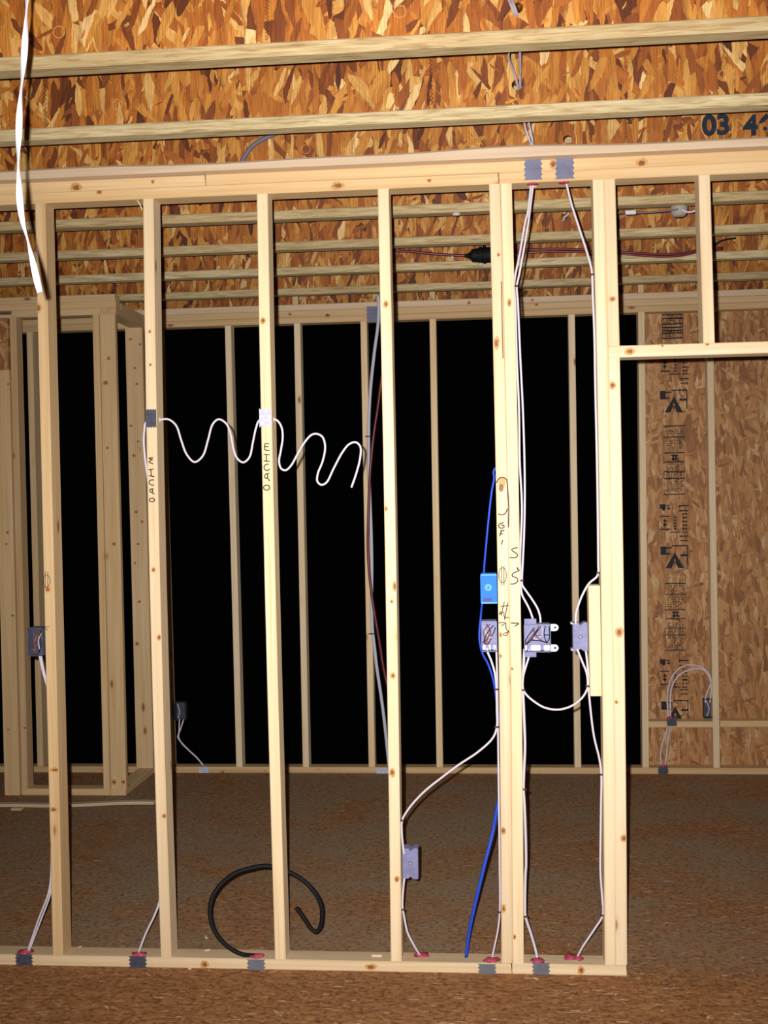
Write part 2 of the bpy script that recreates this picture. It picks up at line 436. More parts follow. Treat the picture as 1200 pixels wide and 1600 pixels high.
# ================================================================== NEAR PARTITION
GP = 'plates of the near stud partition'
XL = xat(-160, 0, 1.4)
x_end = xat(980, 0, 0); xj = xat(800, 0, .02)
beam('sole_plate', 'long pine sole plate of the near partition, left of the doubled stud', XL, xj-.0006, 0, W2, 0, Z0, M['pine_x'], 'plate', GP, knots=((320, 1507, .008, .007), (580, 1511, .012, .006)))
beam('sole_plate', 'short pine sole plate under the doubled stud and door opening end', xj+.0006, x_end, 0, W2, 0, Z0, M['pine_x'], 'plate', GP, knots=((908, 1516, .006, .008),))
xj = xat(779.5, 0, Z1); XR = 2.6
beam('top_plate', 'lower top plate resting on the studs left of the plate joint', XL, xj-.0006, 0, W2, Z1, Z2, M['warm_x'], 'plate', GP, knots=((528, 290, .012, .007), (671, 282, .005, .004), (155, 300, .006, .006)))
beam('top_plate', 'lower top plate above the doubled stud and door header, right of the plate joint', xj+.0006, XR, 0, W2, Z1, Z2, M['warm_x'], 'plate', GP)
xj = xat(321, 0, Z2)
beam('top_plate', 'upper top plate at the left end, with a square orange knot', XL, xj-.0006, 0, W2, Z2, Z3, M['warm_x'], 'plate', GP, knots=((119, 293, .011, .009), (239, 284, .004, .004)))
beam('top_plate', 'long upper top plate crossed by the two steel nail plates', xj+.0006, XR, 0, W2, Z2, Z3, M['warm_x'], 'plate', GP, knots=((864, 256, .006, .009), (1003, 255, .011, .009)))
# overhanging nailer with a wavy waney top edge
bm = BM(); n = 60; oy = -.040; rows = []
for i in range(n+1):
    x = XL+(XR-XL)*i/n; t = i/n
    wv = .0028*math.sin(t*17)+.002*math.sin(t*41+1) + .0045*math.exp(-((t-.455)/.05)**2)
    z1 = Z4-.002 + wv - .002
    rows.append([bm.verts.new((x, oy, Z3)), bm.verts.new((x, oy, z1-.008)), bm.verts.new((x, oy+.010, z1)), bm.verts.new((x, .10, Z4-.002)), bm.verts.new((x, .10, Z3))])
for i in range(n):
    for q in range(5): bm.faces.new((rows[i][q], rows[i][(q+1) % 5], rows[i+1][(q+1) % 5], rows[i+1][q]))
bm.faces.new(rows[0]); bm.faces.new(rows[-1][::-1])
tag(mk('nailer_board', bm, M['grey_x']), 'greyish pine nailer board with a wavy edge lying on top of the partition plates', 'board')

GS = 'full height studs of the near partition'
S1 = stud('pine_stud', 'leftmost near stud, yellowish, the bright hanging cable ending in front of its top', 82, 54, group=GS, kind='warm', knots=((59, 481, .008, .010), (75, 921, .006, .006), (86, 1203, .012, .005), (84, 1265, .008, .005)))
S2 = stud('pine_stud', 'near stud lettered in marker under a dark steel nail plate', 251, 223, group=GS, knots=((240, 890, .004, .005), (249, 996, .005, .006), (234, 518, .003, .004), (257, 1275, .005, .005), (235, 570, .003, .003)), bow=-.009)
S3 = stud('pine_stud', 'near stud lettered in marker under a bright nail plate, before the black pipe loop', 429.5, 401, group=GS, knots=((411, 501, .005, .006),), bow=-.005)
S4 = stud('pine_stud', 'unmarked near stud standing in front of the pale conduit, grey box low on its right', 610.5, 590, group=GS, bow=.004, knots=((603, 475, .005, .006), (618, 916, .006, .010), (612, 940, .003, .004), (614, 1056, .005, .006), (613, 1207, .006, .008), (620, 1374, .005, .006), (603, 795, .003, .005)))
S5 = stud('pine_stud', 'left stud of the doubled pair, with bark pocket, knot and marker notes', 783.5, 764, group=GS, knots=((779, 398, .003, .004), (776, 536, .006, .012), (782, 992, .003, .005), (782, 1025, .003, .004), (786, 1298, .006, .007), (787, 1420, .004, .008)), bow=.008)
S6 = stud('pine_stud', 'right stud of the doubled pair, marked with S signs and carrying the cables', 801.2, 782, group=GS, knots=((803, 325, .003, .004), (796, 473, .004, .008), (800, 1045, .003, .003), (804, 1464, .003, .005)), bow=.008)
S7 = stud('pine_stud', 'tall king stud at the door opening with the nailed short block on its left side', 945, 926, group=GS, bow=.007)
zh0, zh1 = at(1000, 557.5).z, at(1000, 539).z
S8 = stud('trimmer_stud', 'trimmer stud ending under the flat door header, right edge of the partition', 962.5, 950.7, z1=zh0, group='door opening framing', knots=((957, 602, .006, .007), (968, 988, .008, .009), (963, 1097, .003, .004), (975, 1310, .006, .007)), bow=.004)
S9 = stud('cripple_stud', 'short upper stud beside the king stud, above the door header', 950.5, 943.5, z0=zh1, group='door opening framing', knots=((957, 467, .006, .005),))
S10 = stud('cripple_stud', 'short cripple stud standing alone in the middle above the door header', 1099, 1091.5, z0=zh1, group='door opening framing')
beam('header_plate', 'flat pine header over the door opening at the right', xat(950.6, 0, zh0), XR, 0, W2, zh0, zh1, M['pine_x'], 'header', knots=((984, 549, .009, .006), (1035, 540, .003, .003), (1105, 538, .004, .003)))
# marker writing
A = lambda pts: scl(pts, 215, 620, 8)
ink(S2, [A([(195, 762), (140, 768), (175, 790), (140, 812), (195, 838)]), A([(140, 768), (190, 790)]), A([(135, 912), (200, 904)]), A([(140, 985), (212, 1000)]), A([(165, 908), (173, 992)]),
         A([(205, 1040), (160, 1042), (145, 1070), (160, 1098), (205, 1105)]), A([(200, 1150), (155, 1158), (160, 1192), (188, 1185), (180, 1155)]), A([(170, 1190), (212, 1218)]), A(oval(180, 1290, 33, 22))], 0)
A = lambda pts: scl(pts, 395, 620, 8)
ink(S3, [A([(205, 590), (155, 585), (148, 622), (150, 662), (210, 668)]), A([(150, 622), (198, 626)]), A([(135, 720), (212, 726)]), A([(135, 800), (212, 808)]), A([(170, 722), (170, 804)]),
         A([(200, 842), (160, 848), (140, 880), (155, 915), (190, 920), (212, 900)]), A([(208, 955), (165, 965), (145, 1000), (170, 1020), (188, 990), (180, 965)]), A([(180, 1005), (210, 1055)]), A(oval(173, 1135, 38, 32))], 0)
ink(S1, [oval(72.8, 907.8, 5.5, 9.5), [(71, 892), (71, 919)], [(74.8, 893), (74.8, 918)]], 0, .0011, 'outlet_sign')
ink(S1, [scl([(570, 365), (680, 348)], 20, 950, 12), scl([(590, 370), (660, 415)], 20, 950, 12)], 0, .0011, 'marker_sign')
A = lambda pts: scl(pts, 760, 720, 10); B_ = lambda pts: scl(pts, 740, 860, 8)
ink(S5, [A([(270, 965), (210, 985), (190, 1022), (220, 1052), (275, 1040), (270, 1005), (230, 1012)]), A([(285, 1085), (215, 1097)]), A([(238, 1095), (205, 1180)]), A([(205, 1135), (258, 1146)]), A([(255, 1235), (235, 1310)])], 0, .0021)
ink(S5, [B_(oval(363, 310, 48, 95)), B_([(350, 190), (352, 440)]), B_([(378, 190), (378, 440)])], 0, .0013, 'outlet_sign')
ink(S5, [B_([(340, 700), (440, 690)]), B_([(385, 640), (345, 820)]), B_([(428, 650), (385, 870)]), B_([(345, 760), (320, 800), (375, 770), (385, 835), (440, 840)]), B_([(310, 905), (400, 905), (345, 945)]), B_([(400, 905), (412, 990), (440, 1010), (365, 1050), (408, 1065), (440, 1012)])], 0, .0016)
ink(S5, [A([(158, 345), (195, 280), (240, 258), (290, 272), (318, 300)]), A([(185, 825), (240, 848), (300, 815), (328, 745)]), A([(318, 300), (330, 400), (345, 620), (350, 760), (345, 1040)])], 0, .0022, 'bark_pocket', 'bark', 'dark bark pocket around a large knot')
bm = BM()
for (u, v, rx, rz) in ((784, 754, .012, .020), (783, 762, .008, .014)):
    p = at(u, v); ellipse(bm, (p.x, -.0008 if rx > .01 else -.0011, p.z), rx, rz, 0 if rx > .01 else 1, 18, .1, 5)
part('large_knot', bm, [M['knot_ring'], M['knot']], S5)
ink(S5, [[(783.5, 440), (784.5, 500), (786, 560)]], 0, .0022, 'bark_edge', 'knot')
ink(S6, [A([(490, 1360), (430, 1365), (395, 1392), (440, 1430), (488, 1468), (475, 1500), (420, 1516), (362, 1510)])], 0, .0021)
ink(S6, [B_([(560, 258), (490, 290), (482, 320), (540, 345), (552, 385), (510, 416), (458, 420)]), B_([(535, 215), (556, 222), (545, 238), (568, 246), (560, 262)])], 0, .0021)
ink(S6, [B_([(468, 908), (568, 914), (512, 946)])], 0, .0021)
# splinter hanging at the head of the second stud
bm = BM(); tube(bm, [at(214, 313, -.002), at(218, 318, -.004), at(222, 328, -.001)], .002, 5, 2, .4); part('splinter', bm, M['pine_z'], S2, 'pale splinter at its head')
# short block nailed to the king stud
yb = 0.0
bm = BM(); a, b = at(920, 915, yb), at(939, 1088, yb); box(bm, (xat(922.2, 0, b.z), yb, b.z), (xat(941.0, 0, b.z)-.001, yb+.08, a.z), .002)
blk = mk('nailing_block', bm, WOOD('z')); tag(blk, 'short pine block nailed to the left side of the king stud', 'block')

# ------------------------------------------------------------------ steel nail plates
def nail_plate(label, u0, v0, u1, v1, y, group, teeth='v', mat='steel', ridge=True):
    a, b = at(u0, v0, y), at(u1, v1, y); x0, x1, zt, zb = a.x, b.x, a.z, b.z
    bm = BM(); n = 4 if (zt-zb) > .05 else 3; d = min(.0065, (x1-x0)*.12); th = .0014
    poly = []
    if teeth == 'v':      # toothed left and right edges
        for i in range(2*n+1): poly.append(Vector((x0+(d if i % 2 else 0), y-th, zb+(zt-zb)*i/(2*n))))
        for i in range(2*n, -1, -1): poly.append(Vector((x1-(d if i % 2 else 0), y-th, zb+(zt-zb)*i/(2*n))))
    else:
        for i in range(2*n+1): poly.append(Vector((x0+(x1-x0)*i/(2*n), y-th, zt-(d if i % 2 else 0))))
        for i in range(2*n, -1, -1): poly.append(Vector((x0+(x1-x0)*i/(2*n), y-th, zb+(d if i % 2 else 0))))
    prism(bm, poly, Vector((0, th, 0)))
    if ridge:
        zm = (zt+zb)/2; tube(bm, [(x0+d*1.5, y-th, zm), (x1-d*1.5, y-th, zm)], .0012, 6, 0)
    o = mk('nail_plate', bm, M[mat]); tag(o, label, 'nail plate', group); return o
GN = 'steel nail plates guarding the cable holes'
for args in (('left one of the two large steel nail plates on the top plates', 818, 248.5, 848, 280.5, 0, GN),
             ('right one of the two large steel nail plates on the top plates', 866.5, 247, 898, 279, 0, GN),
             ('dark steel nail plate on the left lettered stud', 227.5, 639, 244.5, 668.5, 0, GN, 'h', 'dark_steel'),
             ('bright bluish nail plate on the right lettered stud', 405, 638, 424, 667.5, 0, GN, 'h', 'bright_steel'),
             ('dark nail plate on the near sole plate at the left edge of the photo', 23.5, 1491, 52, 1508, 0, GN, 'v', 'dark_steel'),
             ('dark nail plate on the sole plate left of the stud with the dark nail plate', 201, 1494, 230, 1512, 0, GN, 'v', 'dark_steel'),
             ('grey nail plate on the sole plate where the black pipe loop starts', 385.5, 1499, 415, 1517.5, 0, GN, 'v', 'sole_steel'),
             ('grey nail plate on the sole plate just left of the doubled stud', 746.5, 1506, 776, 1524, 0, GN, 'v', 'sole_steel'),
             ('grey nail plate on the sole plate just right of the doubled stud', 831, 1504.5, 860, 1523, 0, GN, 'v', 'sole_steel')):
    nail_plate(*args)
YF = 3.033
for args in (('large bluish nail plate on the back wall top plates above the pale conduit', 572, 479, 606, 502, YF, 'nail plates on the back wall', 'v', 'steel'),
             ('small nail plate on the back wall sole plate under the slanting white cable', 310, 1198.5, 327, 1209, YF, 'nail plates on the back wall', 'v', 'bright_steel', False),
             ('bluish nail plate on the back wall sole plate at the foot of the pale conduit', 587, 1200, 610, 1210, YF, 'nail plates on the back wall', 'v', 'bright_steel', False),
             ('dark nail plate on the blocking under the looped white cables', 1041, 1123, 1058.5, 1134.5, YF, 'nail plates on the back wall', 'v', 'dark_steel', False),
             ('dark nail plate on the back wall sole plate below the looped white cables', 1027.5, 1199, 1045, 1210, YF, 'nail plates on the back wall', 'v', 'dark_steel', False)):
    nail_plate(*args)

# ------------------------------------------------------------------ fire caulk
def caulk(label, u, v, y, z, rx=.026, rz=.012, up=True, group='dabs of red fire caulk'):
    x = xat(u, y, z); bm = BM()
    blob(bm, (x, y, z), rx, .020, rz, .3, int(u))
    if not up:
        for vv in bm.verts: vv.co.z = 2*z - vv.co.z
    tag(mk('fire_caulk', bm, M['caulk'], smooth=True), label, 'caulk', group)
ZS = Z0
for lab, u in (('red caulk dab at the cable hole on the far left of the near sole plate', 40), ('red caulk dab at the sole plate hole left of the second near stud', 218),
               ('red caulk dab around the root of the black pipe', 402), ('red caulk dab at the cable from the low grey box', 658),
               ('red caulk dab at the sole plate just left of the doubled stud', 768), ('red caulk dab at the sole plate just right of the doubled stud', 841),
               ('pinkish caulk dab at the cable near the king stud foot', 903), ('lone red caulk dab beside the last cable hole, without a cable', 889)):
    caulk(lab, u, 0, .022 if u < 600 or 700 < u < 860 else .055, ZS, .018 if u in (903, 889) else .026, .011)
caulk('red caulk smear under the left large top nail plate', 833, 0, .02, Z1, .02, .004, False)
caulk('red caulk smear under the right large top nail plate', 881, 0, .02, Z1, .02, .004, False)
caulk('red caulk at the blocking under the looped cables', 1047, 0, YF+.02, at(1047, 1123, YF).z, .02, .012)
caulk('red caulk at the back sole plate under the looped cables', 1037, 0, YF+.02, Z0, .02, .012)

# ------------------------------------------------------------------ cables
def cable(name, label, paths, mat, r, y=.045, cat='cable', group=None, staples=(), flat=1.0, sm=5, smat='bark'):
    """paths: list of point lists (u, v[, y]); staples: (u, v[, y]) clips"""
    P = [[at(p[0], p[1], p[2] if len(p) > 2 else y) for p in path] for path in paths]
    if len(P) == 1 and not staples:
        bm = BM(); tube(bm, P[0], r, 8, sm, flat)
        return tag(mk(name, bm, M[mat], smooth=True), label, cat, group)
    low = min((p for q in P for p in q), key=lambda p: p.z)
    if len(P) == 1:
        bm = BM(); tube(bm, P[0], r, 8, sm, flat); t = mk(name, bm, M[mat], smooth=True); tag(t, label, cat, group)
    else:
        t = thing(name, label, cat, low, group)
        for q in P:
            bm = BM(); tube(bm, q, r, 8, sm, flat); part('strand', bm, M[mat], t, smooth=True)
    for s in staples:
        yy = s[2] if len(s) > 2 else y; c = at(s[0], s[1], yy); bm = BM(); hw = r*2.2
        box(bm, (c.x-hw, c.y-r*1.5, c.z-.003), (c.x+hw, c.y+r*.5, c.z+.003), .001); part('staple', bm, M[smat], t)
    return t
GC = 'white cables in the near partition'
RC = .0038
YH = .040
# squiggle through the two lettered studs
a = [(216, 1489, .02), (228, 1458, .03), (244, 1424, .035), (250.5, 1400, .05), (241, 960, .05), (232, 760, .045), (226.5, 715, .03), (224.6, 690, .025), (225.5, 672, .03), (228, 660, YH)]
sq1 = [(228, 660), (238, 656), (248, 656), (262.5, 655), (275, 664.6), (283, 687.5), (291.7, 710), (304, 722), (316.7, 712.5), (325, 687.5), (332.5, 662.5), (341.7, 655), (354, 662.5), (360.4, 679), (365.4, 704), (371, 716.7), (380, 722.5), (389.6, 714.6), (395, 691.7), (400, 668.8), (405, 657)]
sq2 = [(405, 657), (418, 655), (431.7, 656), (439.6, 666.7), (441.7, 683), (438.8, 704), (436, 721), (439.6, 732.5), (446.7, 734.6), (455, 727), (464.6, 710), (477, 689.6), (487.5, 679), (495.8, 678), (504, 683), (508, 698), (504, 721), (496.7, 739.6), (495.8, 752), (502, 757.5), (510, 754), (520.8, 733), (535.4, 706), (545.8, 693.8), (556, 691), (563, 698), (562.5, 716.7), (556, 741.7), (549, 761.7)]
cable('electrical_cable', 'wavy white cable snaking through the two lettered studs against the dark', [a + [p + (YH,) for p in sq1[1:] + sq2[1:]]], 'white_cable', RC, YH, group=GC)
for s in (S2, S3):
    p = at(236 if s is S2 else 415, 656, YH); drill(s, (p.x-.08, p.y, p.z), (p.x+.08, p.y, p.z), .0095)
# twisted cable hanging close to the camera
HY = -1.82
hp = [(44, -60), (43, -20), (42, 0), (40, 50), (37, 95), (34, 130), (31, 170), (29, 215), (28.5, 250), (30, 290), (31, 315), (36, 350), (44, 378), (52, 412), (58, 440), (62, 457)]
bm = BM(); P = [at(u, v, HY) for u, v in hp]; P.insert(0, Vector((P[0].x+.01, HY, Z4+JH)))
tube(bm, P, .0068, 12, 10, .36, 21)
tag(mk('hanging_cable', bm, M['white_cable'], smooth=True), 'bright white twisted flat cable hanging from the ceiling at the upper left', 'cable')
# pair coming down from the joist holes through the top plates to the double switch box
wy0, wy1 = joists[0][2], joists[1][2]
for i, (lab, pre, mid, low) in enumerate((
    ('left one of two white cables dropping from the joists to the open switch box', [(780, -30, -1.3), (795, 0, -1.05), (804, 22, wy0-.02), (805, 30, wy0+.06), (795, 88, -.62), (803, 112, -.45), (809, 134, wy1-.01), (812, 148, wy1+.08), (821, 200, -.03), (827, 218, .015), (830, 226, .04)],
     [(830, 287), (824, 335), (821, 345), (812, 397), (804.5, 434), (803.5, 447), (805, 470), (807.5, 560), (811, 640), (812, 720), (815.5, 790), (814, 840), (812.7, 870), (813.5, 907)], [(814, 919), (816, 930), (822.5, 942.5), (827.5, 952.5), (833, 968)]),
    ('right one of two white cables dropping from the joists to the open switch box', [(790, -30, -1.3), (800, 0, -1.05), (808, 22, wy0-.02), (810, 32, wy0+.06), (812.5, 88, -.62), (813, 112, -.45), (813, 134, wy1-.01), (816, 148, wy1+.08), (828, 200, -.03), (832, 219, .015), (833, 227, .045)],
     [(833, 287), (827, 337), (826, 345), (818.5, 390), (811, 430), (807.5, 447), (809, 470), (813, 560), (817, 640), (819.5, 720), (820, 780), (819, 830), (817, 875), (815.5, 907)], [(816, 914), (822.5, 924), (831, 936), (840, 951), (844, 964), (844.5, 977)]))):
    path = pre + [(833+i, 250, .048+.0125*i), (833+i, 268, .05+.0125*i)] + [p + (.05+.0125*i,) for p in mid + low]
    cable('electrical_cable', lab, [path], 'white_cable', .0037, group=GC, staples=((805.5, 447, .05), (814.5, 907, .05)) if i == 0 else (), sm=4)
for o_ in [q for q in COL.objects if q.name.startswith(('nailer_board', 'top_plate.001', 'top_plate.003')) and q.parent is None]:
    h = at(831.5, 255, .055); drill(o_, (h.x, h.y, Z1-.05), (h.x, h.y, Z4+.05), .016)
cable('electrical_cable', 'white cable from the right top nail plate down the king stud to the grey box',
      [[(881, 262, .045), (884.5, 284), (893, 319), (905, 356.7), (917, 394), (924, 420), (925.2, 430), (926, 457), (928.6, 520), (930, 600), (932.3, 700), (934, 800), (934.8, 880), (934.8, 895), (932.5, 901), (920.5, 911.5), (911.5, 926.5), (904, 944.5), (900, 959.5), (899.5, 975)]],
      'white_cable', RC, .03, group=GC, staples=((926, 429, .03), (935.6, 895, .03)))
cable('electrical_cable', 'white cable looping in a U from the small grey box to the switch box',
      [[(901.7, 1014), (910, 1034.5), (916, 1049.5), (918, 1060), (918.3, 1072), (917.7, 1076), (911, 1088.5), (897.5, 1100.5), (882.5, 1107), (867.5, 1108.8), (849.5, 1105), (834.5, 1096), (822.5, 1085.5), (817.5, 1077), (817, 1060), (821, 1043.5), (826, 1027), (827, 1014)]],
      'white_cable', RC, .03, group=GC, staples=((918.5, 1072, .03), (816.5, 1078, .03)))
cable('electrical_cable', 'white cable running from the small grey box down the king stud into the sole plate',
      [[(915, 1014), (917.5, 1034.5), (919.5, 1060), (920, 1078), (922, 1102), (928, 1150), (936.7, 1186.7), (939.5, 1210), (939, 1260), (938, 1350), (938.5, 1370), (940.7, 1400), (941.7, 1430), (930, 1450), (910, 1480), (901.5, 1496, .055)]],
      'white_cable', RC, .035, group=GC, staples=((940, 1210, .035), (941.5, 1430, .035)))
cable('electrical_cable', 'white cable dropping from the open switch box down the doubled stud into the sole plate',
      [[(819.5, 1014), (817.8, 1045), (816.3, 1075), (817.5, 1090), (818.8, 1120), (820.3, 1166.7), (818.6, 1210), (818, 1233), (819.5, 1256.7), (822, 1350), (821, 1366.7), (820.3, 1416.7), (821, 1431.7), (830, 1460), (837, 1485), (840, 1499, .03)]],
      'white_cable', .0048, .045, group=GC, staples=((818.5, 1233), (820.5, 1431.7)))
cable('electrical_cable', 'white cable from the copper wired box sweeping left to the low grey box',
      [[(761, 1012), (762, 1019), (767, 1031), (773, 1051), (775.3, 1068), (775.8, 1077), (776.4, 1110), (776.3, 1136), (770, 1153), (746.7, 1175), (716.7, 1195), (690, 1215), (663, 1236.7), (640, 1261.7), (628.5, 1281.7), (627.8, 1300), (629.5, 1320), (631.5, 1335)]],
      'white_cable', RC, .025, group=GC, staples=((776, 1077, .025), (776.4, 1136, .025), (628, 1281.7, .025)))
cable('electrical_cable', 'thin white cable straight down the left face of the doubled stud to the sole plate',
      [[(775.6, 1012), (776, 1030), (776.8, 1060), (777.6, 1100), (778.2, 1150), (779.4, 1250), (780.6, 1350), (781, 1420), (778.5, 1450), (772, 1482), (769, 1497, .03)]],
      'white_cable', .0034, .035, group=GC, staples=((780.8, 1425, .035),))
cable('electrical_cable', 'white cable from the low grey box curving down right into the sole plate',
      [[(631.7, 1372), (629.5, 1396.7), (628.9, 1416.7), (631.7, 1433), (636.7, 1456.7), (646.7, 1476.7), (657, 1494, .05)]],
      'white_cable', RC, .03, group=GC, staples=((629, 1421, .03),))
cable('electrical_cable', 'white cable from the dark open box down the leftmost stud to the sole plate',
      [[(61, 1022), (63, 1032), (67, 1050), (71, 1064), (75, 1082, .06), (80, 1350, .06), (77, 1390), (60, 1437), (42.5, 1488, .02)], [(64, 1022), (66, 1035), (69, 1050), (72.5, 1064, .04), (76.5, 1082, .06), (81, 1350, .06), (79.5, 1392), (64, 1437), (44.5, 1488, .02)]],
      'white_cable', .0034, .035, group=GC)
# blue data cable
bt = thing('blue_cable', 'bright blue cable past the blue box, slanting left at the floor', 'cable', at(728.5, 1497, .05))
for nm_, r_, pts in (('thin_run', .0036, [(773.5, 731, .02), (771, 738, .02), (772, 746, .02), (768, 770, .02), (763, 815, .02), (758.8, 860, .03), (756.6, 885, .045), (756, 897, .05), (755, 920, .05), (753.5, 942, .045), (752.2, 952, .025), (751, 966, -.002), (749.2, 985, -.002), (749.6, 1004, -.002), (753.8, 1021, .008), (762.5, 1037.5, .015), (770, 1060, .02), (773.5, 1078, .03), (777, 1105, .07), (784, 1140, .099)]),
                     ('thick_run', .0062, [(784, 1140, .099), (786, 1200, .099), (783, 1240, .099), (777, 1262, .088), (770, 1300, .04), (758, 1348, .02), (743, 1410, .02), (733, 1456.7, .03), (728.5, 1496, .05)])):
    bm = BM(); tube(bm, [at(*p) for p in pts], r_, 8, 5); part(nm_, bm, M['blue_cable'], bt, smooth=True)
# black pipe loop
bp = [(404, 1496, .02), (393, 1493, .02), (378, 1491, .02), (360, 1482, .02), (342, 1465, .02), (332, 1447, .025), (328, 1423, .035), (333, 1400, .05), (347, 1380, .07), (367, 1365, .085), (390, 1357, .10), (417, 1353, .115), (450, 1362, .125), (473, 1375, .125), (492, 1395, .12), (502, 1415, .12), (503, 1437, .12), (500, 1450, .12), (494, 1456, .12), (487, 1452, .12), (475, 1435, .12), (463, 1418, .12)]
cable('black_pipe', 'black flexible pipe curling in a loop up from the near sole plate', [bp], 'black', .0082, cat='pipe')

# ------------------------------------------------------------------ electrical boxes of the near partition
def shell(bm, x0, x1, z0, z1, y0, y1, t=.0018, open_front=True):
    box(bm, (x0, y0, z0), (x0+t, y1, z1)); box(bm, (x1-t, y0, z0), (x1, y1, z1))
    box(bm, (x0, y0, z0), (x1, y1, z0+t)); box(bm, (x0, y0, z1-t), (x1, y1, z1))
    if open_front: box(bm, (x0, y1-t, z0), (x1, y1, z1))
    else: box(bm, (x0, y0, z0), (x1, y0+t, z1), .001)
def rect(u0, v0, u1, v1, y): a, b = at(u0, v0, y), at(u1, v1, y); return a.x, b.x, b.z, a.z
def wires(t, y, sets):
    for mat, pts in sets:
        bm = BM(); tube(bm, [at(u, v, y+dy) for u, v, dy in pts], .0017, 6, 4); part('wire', bm, M[mat], t)
# double switch box
x0, x1, z0, z1 = rect(818.6, 975.5, 861, 1019, 0)
t = thing('switch_box', 'wide open steel switch box full of wires on the right of the doubled stud', 'electrical box', (x0, 0, z0), 'electrical boxes')
bm = BM(); shell(bm, x0, x1, z0, z1, -.002, .056); part('box_shell', bm, M['box_steel'], t)
for v0, v1 in ((975, 986), (1007, 1018)):
    bm = BM(); a = rect(860.5, v0, 873, v1, 0); r = (a[3]-a[2])/2
    poly = [Vector((a[0], 0, a[2])), Vector((a[1]-r, 0, a[2]))] + [Vector((a[1]-r+r*math.cos(q), 0, a[2]+r+r*math.sin(q))) for q in (-1.1, -.55, 0, .55, 1.1)] + [Vector((a[1]-r, 0, a[3])), Vector((a[0], 0, a[3]))]
    prism(bm, poly, Vector((0, .0016, 0))); ear = part('mounting_ear', bm, M['bright_steel'], t)
    bm = BM(); lathe(bm, (a[1]-r, -.0006, a[2]+r), (0, 1, 0), [(0, .0035), (.0012, .0035)], 12); part('screw_hole', bm, M['void'], ear)
for u0, u1 in ((816, 823.5), (829, 845), (849.5, 860.5)):
    bm = BM(); a = rect(u0, 1008, u1, 1018, .0); box(bm, (max(a[0], x0+.0019), .001, a[2]+.0015), (min(a[1], x1-.002), .030, a[3]), .003); part('cable_clamp', bm, M['glint'], t, 'shiny cable clamp')
for v0, v1, lab in ((967, 974.8, 'side_bracket'), (1019.6, 1026.5, 'side_bracket')):
    bm = BM(); a = rect(819.2, v0, 838, v1, .012); box(bm, (a[0], .012, a[2]), (a[1], .0135, a[3])); part(lab, bm, M['box_steel'], t)
wires(t, .022, [('black', [(845, 979, .02), (838, 988, -.01), (828, 1002, -.012), (820, 1007, 0), (823, 997, .005), (835, 981, .01)]), ('black', [(852, 978, 0), (850, 990, -.008), (854, 1003, -.008), (858, 998, -.005), (858, 979, 0)]),
                    ('copper', [(842, 978, .02), (835, 992, -.005), (826, 1003, -.006), (821, 1004, 0)]), ('dark_red', [(833, 984, .01), (840, 996, -.01), (850, 1003, -.008), (857, 1005, 0)]), ('black', [(830, 1000, .0), (842, 1001, -.012), (855, 1004, -.01)]),
                    ('white_cable', [(846, 979, .02), (848, 990, 0), (838, 999, -.005), (832, 995, .0)]), ('copper', [(838, 993, -.012), (842, 992.5, -.013), (846, 993, -.012)]), ('black', [(851, 992, -.009), (859, 992, -.01)]),
                    ('dark_red', [(822, 1006, -.004), (831, 994, -.013), (840, 983, -.008)])])
# wired box on the left face of the doubled stud
x0, x1, z0, z1 = rect(751.5, 970.5, 777.6, 1018.5, .0)
t = thing('outlet_box', 'open steel box with copper wires left of the doubled stud under the blue box', 'electrical box', (x0, 0, z0), 'electrical boxes')
bm = BM(); shell(bm, x0, x1-.001, z0, z1, .002, .064); part('box_shell', bm, M['box_steel'], t)
for u0, u1 in ((753.5, 760), (763, 768), (770, 776)):
    bm = BM(); a = rect(u0, 1007, u1, 1017, .004); box(bm, (max(a[0], x0+.002), .005, a[2]+.002), (min(a[1], x1-.004), .03, a[3]), .003); part('cable_clamp', bm, M['bright_steel'], t)
wires(t, .022, [('black', [(771, 977, .02), (762, 988, -.008), (756, 1003, -.01), (762, 1006, 0), (770, 992, .0), (774, 980, .01)]), ('copper', [(766, 975, .02), (756, 985, -.008), (757, 997, -.01), (764, 1003, -.004), (768, 990, 0)]),
                    ('dark_red', [(760, 975, .01), (766, 986, -.012), (760, 999, -.013), (754, 1004, 0)]), ('white_cable', [(755, 978, .01), (759, 988, -.004), (766, 997, -.006), (773, 990, .01)]), ('copper', [(767, 985, -.014), (763, 996, -.015), (758, 1004, -.012)])])
# blue plastic box
x0, x1, z0, z1 = rect(750.4, 896.5, 777.3, 943, .018)
t = thing('data_box', 'bright blue plastic box on the left of the doubled stud', 'electrical box', (x0, .018, z0), 'electrical boxes')
bm = BM(); box(bm, (x0, .018, z0), (x1-.0008, .088, z1), .003, seg=2); part('box_body', bm, M['blue_box'], t)
cx, cz = (x0+x1)/2-.002, (z0+z1)/2+.004
bm = BM(); lathe(bm, (cx, .0184, cz), (0, -1, 0), [(0, .013), (.002, .012), (.003, .007), (.005, .006), (.005, .0035), (.003, .003)], 20); part('nail_boss', bm, M['pale_blue'], t, 'pale round boss')
bm = BM(); lathe(bm, (cx, .0150, cz), (0, -1, 0), [(0, .0034), (.0006, .0034)], 12); part('boss_hole', bm, M['deep_blue'], t)
bm = BM(); a = rect(755, 934.5, 769, 940, .018); box(bm, (a[0], .0168, a[2]), (a[1], .0184, a[3])); part('knockout_slot', bm, M['deep_blue'], t)
bm = BM(); a = rect(752, 941, 777, 943, .018); box(bm, (a[0], .0155, a[2]), (a[1], .0184, a[3])); part('rib', bm, M['pale_blue'], t); bm = BM(); a = rect(752, 897.5, 776, 899.2, .018); box(bm, (a[0], .0160, a[2]), (a[1], .0184, a[3])); part('rib', bm, M['pale_blue'], t)
